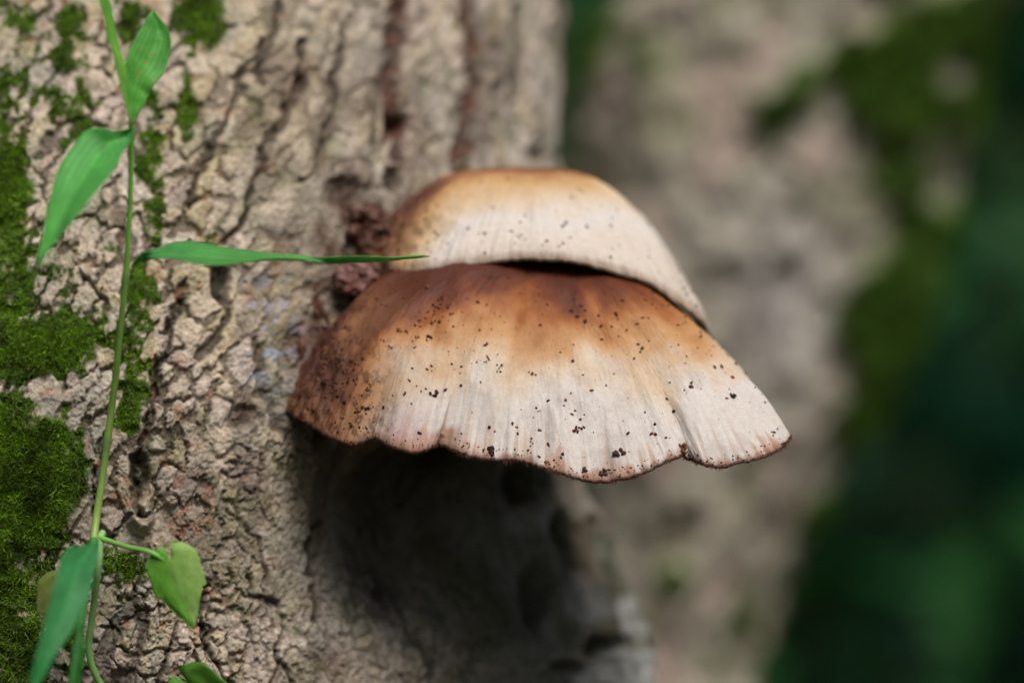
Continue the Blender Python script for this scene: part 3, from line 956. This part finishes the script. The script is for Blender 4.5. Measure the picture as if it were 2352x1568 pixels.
def lump_verts(pos, nrm, size, rr, stretch=None, turn=None):
    v, f = ico()
    q = v * rr.uniform(0.6, 1.35, (12, 1))
    t1 = np.cross(nrm, rr.normal(0, 1, 3) if turn is None else turn)
    t1 /= np.linalg.norm(t1)
    t2 = np.cross(nrm, t1)
    sx, sy = (rr.uniform(0.8, 1.5), rr.uniform(0.6, 1.0)) if stretch is None else stretch
    return pos + size * (q[:, :1] * sx * t1 + q[:, 1:2] * sy * t2 + q[:, 2:] * 0.62 * nrm) + nrm * size * 0.25


def scatter(G, N, px, py, where, rr, n):
    ok = np.flatnonzero((N[..., 1] < 0.25).ravel())
    wt = where(px.ravel()[ok], py.ravel()[ok])
    # even out the polar grid's uneven density
    a = np.linalg.norm(np.cross(np.gradient(G, axis=0), np.gradient(G, axis=1)), axis=-1).ravel()[ok]
    wt = np.clip(wt, 0, None) * a
    return rr.choice(ok, n, p=wt / wt.sum())


def pick_at(px, py, N, x, y):
    d = (px - x) ** 2 + (py - y) ** 2 + np.where(N[..., 1] < 0.25, 0, 1e6)
    return int(np.argmin(d))


def build_crumbs(lo, up):
    rr = np.random.default_rng(77)
    V, F, C = [], [], []
    nv = 0
    _, f = ico()

    def put(G, N, i, size, col, **kw):
        nonlocal nv
        V.append(lump_verts(G.reshape(-1, 3)[i], N.reshape(-1, 3)[i], size, rr, **kw))
        F.append(f + nv)
        C.append(np.repeat(col[None], 12, axis=0))
        nv += 12

    def dark():
        return lerp(srgb(44, 30, 22), srgb(138, 84, 54), rr.random() ** 1.2) * rr.uniform(0.6, 1.15)

    root, G, N, px, py, T = lo

    def w_lo(x, y):
        w_ = 0.35 + 1.1 * np.exp(-((x - 1060) / 190) ** 2 - ((y - 760) / 80) ** 2) + 1.2 * np.exp(-((x - 1380) / 110) ** 2 - ((y - 725) / 45) ** 2)
        w_ += 3.0 * np.exp(-((x - 790) / 70) ** 2 - ((y - 890) / 80) ** 2) + 1.6 * sstep(840, 720, x)
        return w_ * (0.5 + 1.2 * np.clip(fbm(x * 0.013, y * 0.013, seed=601, octs=2) + 0.4, 0, 1.3))

    for i in scatter(G, N, px, py, w_lo, rr, 1150):
        put(G, N, i, 0.00010 + 0.00042 * rr.random() ** 3.0, dark())
    # clusters: several grains together
    for i in scatter(G, N, px, py, w_lo, rr, 80):
        k = rr.integers(2, 5)
        for _ in range(k):
            x, y = px.ravel()[i] + rr.normal(0, 6), py.ravel()[i] + rr.normal(0, 5)
            put(G, N, pick_at(px, py, N, x, y), rr.uniform(0.00020, 0.00045), dark())
    # grit along the edge
    for x in np.concatenate([rr.uniform(700, 1040, 60), rr.uniform(1040, 1810, 150), rr.normal(1415, 30, 16), rr.normal(1565, 25, 14), rr.normal(1680, 40, 10)]):
        j = np.argmin(np.abs(px[:, -1] - x) + np.where(N[:, -1, 1] < 0.2, 0, 1e5))
        put(G, N, int(j * G.shape[1] + G.shape[1] - 1 - rr.integers(0, 7)), rr.uniform(0.00010, 0.00030), dark())
    root2, G2, N2, px2, py2, T2 = up

    def w_up(x, y):
        return 0.3 + 1.5 * sstep(1060, 900, x) + 0.8 * np.exp(-((y - 570 - 0.25 * (x - 1240)) / 30) ** 2)

    for i in scatter(G2, N2, px2, py2, w_up, rr, 330):
        put(G2, N2, i, 0.00014 + 0.00040 * rr.random() ** 2.2, dark())
    o = mesh_from('soil_crumbs', np.vstack(V), np.vstack(F), M_CRUMB, np.vstack(C))
    tag(o, 'fine dark soil crumbs scattered over both shelf mushrooms', 'crumbs', kind='stuff')

    # crumbs large enough to point at
    big = [(1002, 903, .00050, 'dark soil crumb on the cap fold', srgb(60, 42, 36)), (845, 940, .00044, 'dark grainy crumb on the brown flank of the broad mushroom', srgb(58, 40, 34)), (793, 925, .00052, 'dark grainy crumb on the brown flank of the broad mushroom', srgb(52, 36, 32)),
           (1411, 721, .00050, 'largest dark soil crumb on the tan shoulder of the broad mushroom', srgb(48, 32, 28)), (1345, 742, .00036, 'reddish crumb beside the dark ones on the tan shoulder of the broad mushroom', srgb(92, 46, 34)), (1312, 715, .00040, 'dark soil crumb on the tan shoulder of the broad mushroom', srgb(50, 36, 30)),
           (1325, 728, .00038, 'dark soil crumb on the tan shoulder of the broad mushroom', srgb(50, 36, 30)),
           (1684, 914, .00062, 'black speck near the pale outer tip of the broad mushroom', srgb(36, 40, 40)), (1325, 985, .00055, 'brown crumb on the white front of the broad mushroom', srgb(96, 58, 38)),
           (1500, 995, .00050, 'rust-coloured crumb on the white front of the broad mushroom', srgb(110, 62, 38)), (1220, 858, .00036, 'small brown crumb where tan turns to white on the broad mushroom', srgb(100, 56, 38)),
           (1424, 1040, .00085, 'largest brown soil clump, just above the lowest edge of the broad mushroom', srgb(84, 54, 44)), (1383, 1085, .00070, 'brown soil clump on the lowest edge of the broad mushroom', srgb(90, 60, 50)),
           (1345, 1078, .00050, 'brown soil clump on the lowest edge of the broad mushroom', srgb(88, 58, 48)), (1572, 1030, .00055, 'rusty crumb above the notch in the wavy edge', srgb(110, 66, 40)),
           (1130, 1043, .00060, 'dark crumb hanging on the edge below the fold', srgb(60, 42, 38)), (1014, 688, .00042, 'dark soil crumb on the orange crown of the broad mushroom', srgb(52, 38, 34)), (989, 777, .00040, 'dark soil crumb in the cluster below the orange crown', srgb(54, 36, 28)),
           (1290, 1042, .00045, 'brown crumb on the white front of the broad mushroom', srgb(96, 60, 44))]
    big[0] = (1002, 903, .00050, 'dark crumb lying in the fold of the pale cap', srgb(60, 42, 36))
    for (x, y, sz, lab, col) in big:
        sz *= 1.7
        i = pick_at(px, py, N, x, y)
        vs, fs, cs, k = [], [], [], 0
        pos, nn = G.reshape(-1, 3)[i], N.reshape(-1, 3)[i]
        for _ in range(4):
            off = rr.normal(0, sz * 0.5, 3)
            off -= nn * (off @ nn)
            vs.append(lump_verts(pos + off, nn, sz * rr.uniform(0.4, 0.7), rr))
            fs.append(f + k)
            cs.append(np.repeat((col * rr.uniform(0.7, 1.25))[None], 12, axis=0))
            k += 12
        o = mesh_from('soil_crumb', np.vstack(vs), np.vstack(fs), M_CRUMB, np.vstack(cs))
        tag(o, lab, 'crumb', 'larger crumbs on the broad mushroom')
    # reddish splinter
    i = pick_at(px, py, N, 1122, 821)
    pos, nn = G.reshape(-1, 3)[i], N.reshape(-1, 3)[i]
    q = lump_verts(pos, nn, 0.00038, rr, stretch=(3.0, 0.6), turn=np.array([1.0, 0, 0.45]))
    o = mesh_from('bark_splinter', q, f, M_CRUMB, np.repeat(srgb(132, 72, 56)[None], 12, axis=0))
    tag(o, 'reddish bark splinter lying on the pale front of the broad mushroom', 'splinter')


def build_foot(root, px, py, Y, rad, seed):
    """rough red-brown flesh that fuses a cap to the bark."""
    n, m = 110, 70
    U, T = np.meshgrid(np.linspace(0, 2 * np.pi, n, endpoint=False), np.linspace(0.02, np.pi - 0.02, m), indexing='ij')
    d = np.stack([np.sin(T) * np.cos(U), np.sin(T) * np.sin(U), np.cos(T)], -1)
    r = 1 + 0.30 * fbm(d[..., 0] * 2.0, d[..., 1] * 2.0, d[..., 2] * 2.0, seed=seed, octs=3) + 0.07 * fbm(d[..., 0] * 8, d[..., 1] * 8, d[..., 2] * 8, seed=seed + 9, octs=3)
    V = P(px, py, Y) + d * r[..., None] * np.array(rad)
    nz = fbm(d[..., 0] * 9, d[..., 1] * 9, d[..., 2] * 9, seed=seed + 20, octs=3)
    c = lerp(srgb(80, 50, 38) + 0 * V, srgb(122, 90, 76), sstep(0.05, 0.6, nz))
    mesh_from('foot', V.reshape(-1, 3), grid_faces(n, m, wrap=True), M_CRUMB, c.reshape(-1, 3), parent=root)


def build_nub():
    """the gnarled brown-violet foot between the two caps."""
    n, m = 90, 60
    U, T = np.meshgrid(np.linspace(0, 2 * np.pi, n, endpoint=False), np.linspace(0.02, np.pi - 0.02, m), indexing='ij')
    d = np.stack([np.sin(T) * np.cos(U), np.sin(T) * np.sin(U), np.cos(T)], -1)
    c0 = P(826, 648, 0.050)
    r = 1 + 0.22 * fbm(d[..., 0] * 2.2, d[..., 1] * 2.2, d[..., 2] * 2.2, seed=701, octs=4)
    V = c0 + d * r[..., None] * np.array([0.0085, 0.014, 0.0052])
    nz = fbm(d[..., 0] * 5, d[..., 1] * 5, d[..., 2] * 5, seed=707, octs=3)
    c = lerp(srgb(98, 58, 44) + 0 * V, srgb(150, 112, 112), sstep(0.0, 0.6, nz))
    o = mesh_from('mushroom_bud', V.reshape(-1, 3), grid_faces(n, m, wrap=True), M_CAP, c.reshape(-1, 3))
    tag(o, 'gnarled brown and violet mushroom bud on the bark between the two caps', 'mushroom')


# ------------------------------------------------------------------ plants on the bark
def ribbon_leaf(name, left, right, parent, c_base, c_tip, crease=0.0006, arch=0.0, wave=0.0003, spots=(), seed=0, nl=60, nw=17, midc=None):
    """blade between two edge curves (each point x, y, Y), folded along the midrib, with real thickness."""
    Lc = catmull([P(*q) for q in left], nl)
    Rc = catmull([P(*q) for q in right], nl)
    a = np.linspace(0, 1, nl)[:, None] + np.zeros((1, nw))
    b = np.linspace(0, 1, nw)[None, :] + np.zeros((nl, 1))
    G = Lc[:, None] * (1 - b[..., None]) + Rc[:, None] * b[..., None]
    n = grid_normals(G)
    n *= np.sign(-n[..., 1:2] + 1e-9)
    wdt = np.linalg.norm(Lc - Rc, axis=1)[:, None]
    prof = (np.abs(b - 0.5) * 2)
    off = -crease * (1 - prof) ** 0.8 * np.clip(wdt / 0.006, 0.2, 1.4) + arch * np.sin(np.pi * b)
    off = off + wave * fbm(a * 7, b * 2, seed=seed, octs=2) + wave * 0.8 * np.sin(a * 19 + seed) * prof ** 2
    # parallel veins
    off = off + 0.00004 * np.sin(b * np.pi * 16) * np.clip(wdt / 0.005, 0, 1)
    G = G + n * off[..., None]
    c = lerp(np.asarray(c_base) + 0 * G, np.asarray(c_tip), a)
    c = c * (1 + 0.16 * np.sin(b * np.pi * 18) * np.clip(wdt / 0.005, 0, 1))[..., None]
    c = c * (1 + 0.14 * fbm(a * 8, b * 4, seed=seed + 3, octs=3))[..., None]
    c = lerp(c, np.asarray(midc) if midc is not None else c_tip * 1.25, 0.55 * np.exp(-((b - 0.5) / 0.035) ** 2))
    for (sa, sb, ra, rb, sc) in spots:
        q = np.hypot((a - sa) / ra, (b - sb) / rb)
        c = lerp(c, sc, 0.8 * (1 - sstep(0.4, 1.1, q)))
    c = c * 1.2 + 0.02
    o = mesh_from(name, G.reshape(-1, 3), grid_faces(nl, nw), M_LEAF, c.reshape(-1, 3), parent=parent)
    md = o.modifiers.new('thickness', 'SOLIDIFY')
    md.thickness = 0.00018
    md.offset = 0
    return o


def tube(name, pts, radii, parent, c0, c1, n=70, k=10, knots=()):
    c = catmull([P(*q) for q in pts], n)
    r = np.interp(np.linspace(0, 1, n), np.linspace(0, 1, len(radii)), radii)
    for kn in knots:
        r = r * (1 + 0.35 * np.exp(-((np.linspace(0, 1, n) - kn) / 0.012) ** 2))
    tg = np.gradient(c, axis=0)
    tg /= np.linalg.norm(tg, axis=1, keepdims=True)
    e1 = np.cross(tg, np.array([0, 1.0, 0.0]))
    e1 /= np.linalg.norm(e1, axis=1, keepdims=True)
    e2 = np.cross(tg, e1)
    ang = np.linspace(0, 2 * np.pi, k, endpoint=False)
    V = c[:, None] + r[:, None, None] * (np.cos(ang)[None, :, None] * e1[:, None] + np.sin(ang)[None, :, None] * e2[:, None])
    G = np.swapaxes(V, 0, 1)
    a = np.linspace(0, 1, n)[None, :] + np.zeros((k, 1))
    col = lerp(np.asarray(c0) + 0 * G, np.asarray(c1), a)
    for kn in knots:
        col = lerp(col, srgb(120, 140, 90), 0.7 * np.exp(-((a - kn) / 0.014) ** 2))
    o = mesh_from(name, G.reshape(-1, 3), [grid_faces(k, n, wrap=True)], M_STEM, col.reshape(-1, 3), parent=parent)
    return o


def build_grass():
    t = empty('climbing_grass', (0, 0, 0), 'thin green grass stem with long pointed leaves, hanging in front of the mossy bark', 'plant')
    g1, g2 = srgb(92, 150, 50), srgb(74, 140, 52)
    tube('stem', [(303, 286, -.026), (302, 330, -.025), (300, 430, -.023), (295, 540, -.021), (288, 640, -.019), (277, 750, -.016), (264, 880, -.012), (252, 970, -.010), (236, 1090, -.009), (222, 1185, -.010), (214, 1245, -.013)],
         [.00062, .00060, .00062, .00066, .00070, .00072, .00078, .00082, .00086, .00092, .00095], t, srgb(110, 178, 62), srgb(150, 176, 88), knots=(0.04, 0.40, 0.735))
    L5 = srgb(46, 112, 60)
    # upright blade, seen nearly edge on
    ribbon_leaf('leaf', [(299, 290, -.026), (270, 170, -.030), (252, 90, -.032), (236, 30, -.033), (226, -30, -.033), (222, -70, -.032)], [(304, 290, -.027), (291, 200, -.027), (277, 120, -.027), (258, 40, -.028), (240, -30, -.030), (224, -70, -.032)], t,
                srgb(140, 196, 80), srgb(118, 192, 58), seed=3)
    # broad blade up to the right
    ribbon_leaf('leaf', [(300, 288, -.026), (290, 240, -.026), (276, 185, -.027), (290, 140, -.026), (300, 110, -.025), (322, 70, -.023), (340, 38, -.021), (352, 25, -.020)],
                [(303, 288, -.026), (316, 262, -.026), (338, 228, -.0255), (352, 195, -.025), (378, 165, -.023), (391, 120, -.0215), (388, 75, -.021), (354, 25, -.020)], t,
                srgb(108, 182, 64), srgb(84, 166, 68), seed=5, spots=[(.45, .5, .012, .1, srgb(190, 160, 70)), (.55, .5, .02, .08, srgb(170, 150, 70)), (.62, .52, .03, .04, srgb(170, 150, 70)), (.4, .5, .04, .03, srgb(160, 160, 80))])
    # long blade down to the left
    ribbon_leaf('leaf', [(304, 296, -.027), (270, 300, -.029), (235, 295, -.032), (190, 306, -.033), (140, 380, -.038), (112, 470, -.043), (96, 550, -.047), (82, 612, -.050)],
                [(307, 298, -.027), (300, 330, -.028), (280, 352, -.031), (262, 390, -.038), (225, 438, -.044), (165, 510, -.049), (122, 560, -.049), (84, 613, -.050)], t,
                srgb(72, 160, 72), srgb(100, 186, 80), seed=7, crease=.0009, spots=[(.2, .55, .022, .07, srgb(196, 186, 110)), (.28, .5, .025, .06, srgb(150, 176, 90)), (.36, .5, .06, .05, srgb(96, 140, 80))])
    # level blade reaching the upper mushroom
    ribbon_leaf('leaf', [(303, 610, -.020), (330, 583, -.022), (380, 562, -.020), (440, 556, -.019), (500, 562, -.019), (580, 577, -.019), (680, 589, -.018), (780, 593, -.018), (880, 591, -.011), (940, 587, -.006), (985, 588, -.002)],
                [(304, 612, -.020), (335, 596, -.020), (380, 596, -.026), (430, 604, -.029), (490, 609, -.029), (560, 603, -.027), (660, 598, -.022), (780, 604, -.0155), (880, 602, -.0095), (940, 592, -.005), (986, 589, -.002)], t,
                srgb(74, 156, 78), srgb(100, 172, 74), seed=9, crease=.0007)
    # blade hanging over the lower stem
    ribbon_leaf('leaf', [(222, 1240, -.034), (190, 1252, -.040), (152, 1262, -.046), (128, 1330, -.051), (104, 1420, -.055), (84, 1500, -.058), (66, 1570, -.059), (62, 1600, -.059)],
                [(230, 1242, -.034), (226, 1270, -.039), (216, 1320, -.044), (202, 1370, -.049), (170, 1440, -.053), (130, 1500, -.057), (96, 1560, -.058), (70, 1600, -.059)], t,
                srgb(54, 138, 74), srgb(66, 156, 82), seed=11, crease=.0008)
    tube('stem', [(216, 1240, -.013), (205, 1290, -.020), (193, 1370, -.024), (183, 1450, -.027), (177, 1530, -.029), (172, 1620, -.03)], [.0010, .0010, .0011, .0011, .0011, .0011], t, srgb(70, 140, 50), srgb(60, 140, 56))
    ribbon_leaf('leaf', [(188, 1430, -.030), (170, 1480, -.034), (160, 1540, -.037), (158, 1620, -.039)], [(192, 1430, -.030), (194, 1490, -.035), (188, 1540, -.038), (166, 1620, -.039)], t, srgb(66, 140, 56), srgb(76, 150, 60), seed=13, nl=30, nw=9)


def heart_leaf(cx, cy, Y, size, rot, parent, c0, c1, tilt=0.25, fold=0.5, roll=0.0, seed=0):
    """heart-shaped blade, base notch at (cx, cy), pointing along rot (0 = straight down)."""
    nl, nw = 40, 25
    a = np.linspace(0, 1, nl)[:, None] + np.zeros((1, nw))
    b = np.linspace(-1, 1, nw)[None, :] + np.zeros((nl, 1))
    half = 0.50 * np.sin(np.pi * np.clip(a, 0, 1) ** 0.52) ** 0.85 * (1 - 0.25 * a)
    half = np.where(a < 0.5, np.maximum(half, 0.46 * sstep(-0.05, 0.14, a)), half)
    half = np.where(a > 0.98, half * 0.2, half)
    x = b * half * 0.8
    # lobes reach back past the notch
    y = a - 0.26 * (np.abs(b) ** 1.3) * (1 - a) ** 2.5 * (2 - np.abs(b))
    zc = fold * np.abs(x) * 0.7 - 0.25 * a ** 2 * tilt * 2 + 0.018 * fbm(a * 3, b * 2, seed=seed, octs=2)
    zc = zc + 0.005 * np.sin((a * 9 - np.abs(b) * 3) * 3.0) * np.abs(b)
    ca, sa = math.cos(rot), math.sin(rot)
    X = (x * ca + y * sa) * size
    Zd = (y * ca - x * sa) * size
    base = P(cx, cy, Y)
    G = np.stack([base[0] + X, base[1] + zc * size * -1.0 + (x * roll) * size, base[2] - Zd], -1)
    c = lerp(np.asarray(c0) + 0 * G, np.asarray(c1), sstep(-0.6, 0.7, b))
    c = lerp(c, srgb(180, 206, 130), 0.5 * np.exp(-(b / 0.07) ** 2))
    vein = np.exp(-((np.mod(a * 5 - np.abs(b) * 1.3, 1) - 0.5) / 0.07) ** 2)
    c = lerp(c, srgb(170, 200, 110), 0.22 * vein * (np.abs(b) < 0.95))
    o = mesh_from('leaf', G.reshape(-1, 3), grid_faces(nl, nw), M_LEAF, c.reshape(-1, 3), parent=parent)
    md = o.modifiers.new('thickness', 'SOLIDIFY')
    md.thickness = 0.0002
    md.offset = 0


def build_vine():
    t = empty('creeping_vine', (0, 0, 0), 'small creeping vine with pale heart-shaped leaves, low on the bark', 'plant')
    tube('stem', [(236, 1222, -.010), (230, 1240, -.012), (226, 1300, -.014), (214, 1400, -.010), (205, 1500, -.008), (240, 1580, -.007), (330, 1640, -.007)], [.0008, .0009, .0008, .0008, .0008, .0008, .0008], t, srgb(150, 190, 130), srgb(110, 160, 70))
    tube('petiole', [(230, 1236, -.012), (262, 1246, -.014), (300, 1258, -.017), (345, 1268, -.020), (386, 1292, -.0195)], [.0008, .0006, .0006, .0006, .0005], t, srgb(128, 176, 80), srgb(120, 180, 80))
    heart_leaf(394, 1290, -.020, 0.0162, 0.30, t, srgb(134, 204, 72), srgb(186, 224, 128), fold=-0.22, roll=0.12, seed=21)
    tube('petiole', [(226, 1300, -.014), (190, 1312, -.014), (150, 1320, -.013)], [.0006, .0005, .0005], t, srgb(128, 176, 80), srgb(140, 170, 80))
    heart_leaf(140, 1345, -.012, 0.0145, -0.05, t, srgb(150, 160, 86), srgb(134, 156, 80), fold=0.25, seed=23)
    tube('petiole', [(330, 1640, -.007), (390, 1620, -.015), (436, 1575, -.02)], [.0007, .0006, .0005], t, srgb(120, 176, 70), srgb(120, 180, 70))
    heart_leaf(436, 1572, -.020, 0.0170, 0.85, t, srgb(104, 176, 56), srgb(124, 182, 70), fold=0.5, seed=25)


build_ground()
build_far_foliage()
G = build_front_tree()
build_moss(*G)
build_back_tree()
lo = lower_cap()
up = upper_cap()
build_foot(up[0], 858, 545, .070, (.0105, .020, .0095), 801)
build_foot(lo[0], 735, 800, .052, (.0062, .018, .0150), 831)
build_nub()
build_crumbs(lo, up)
build_grass()
build_vine()
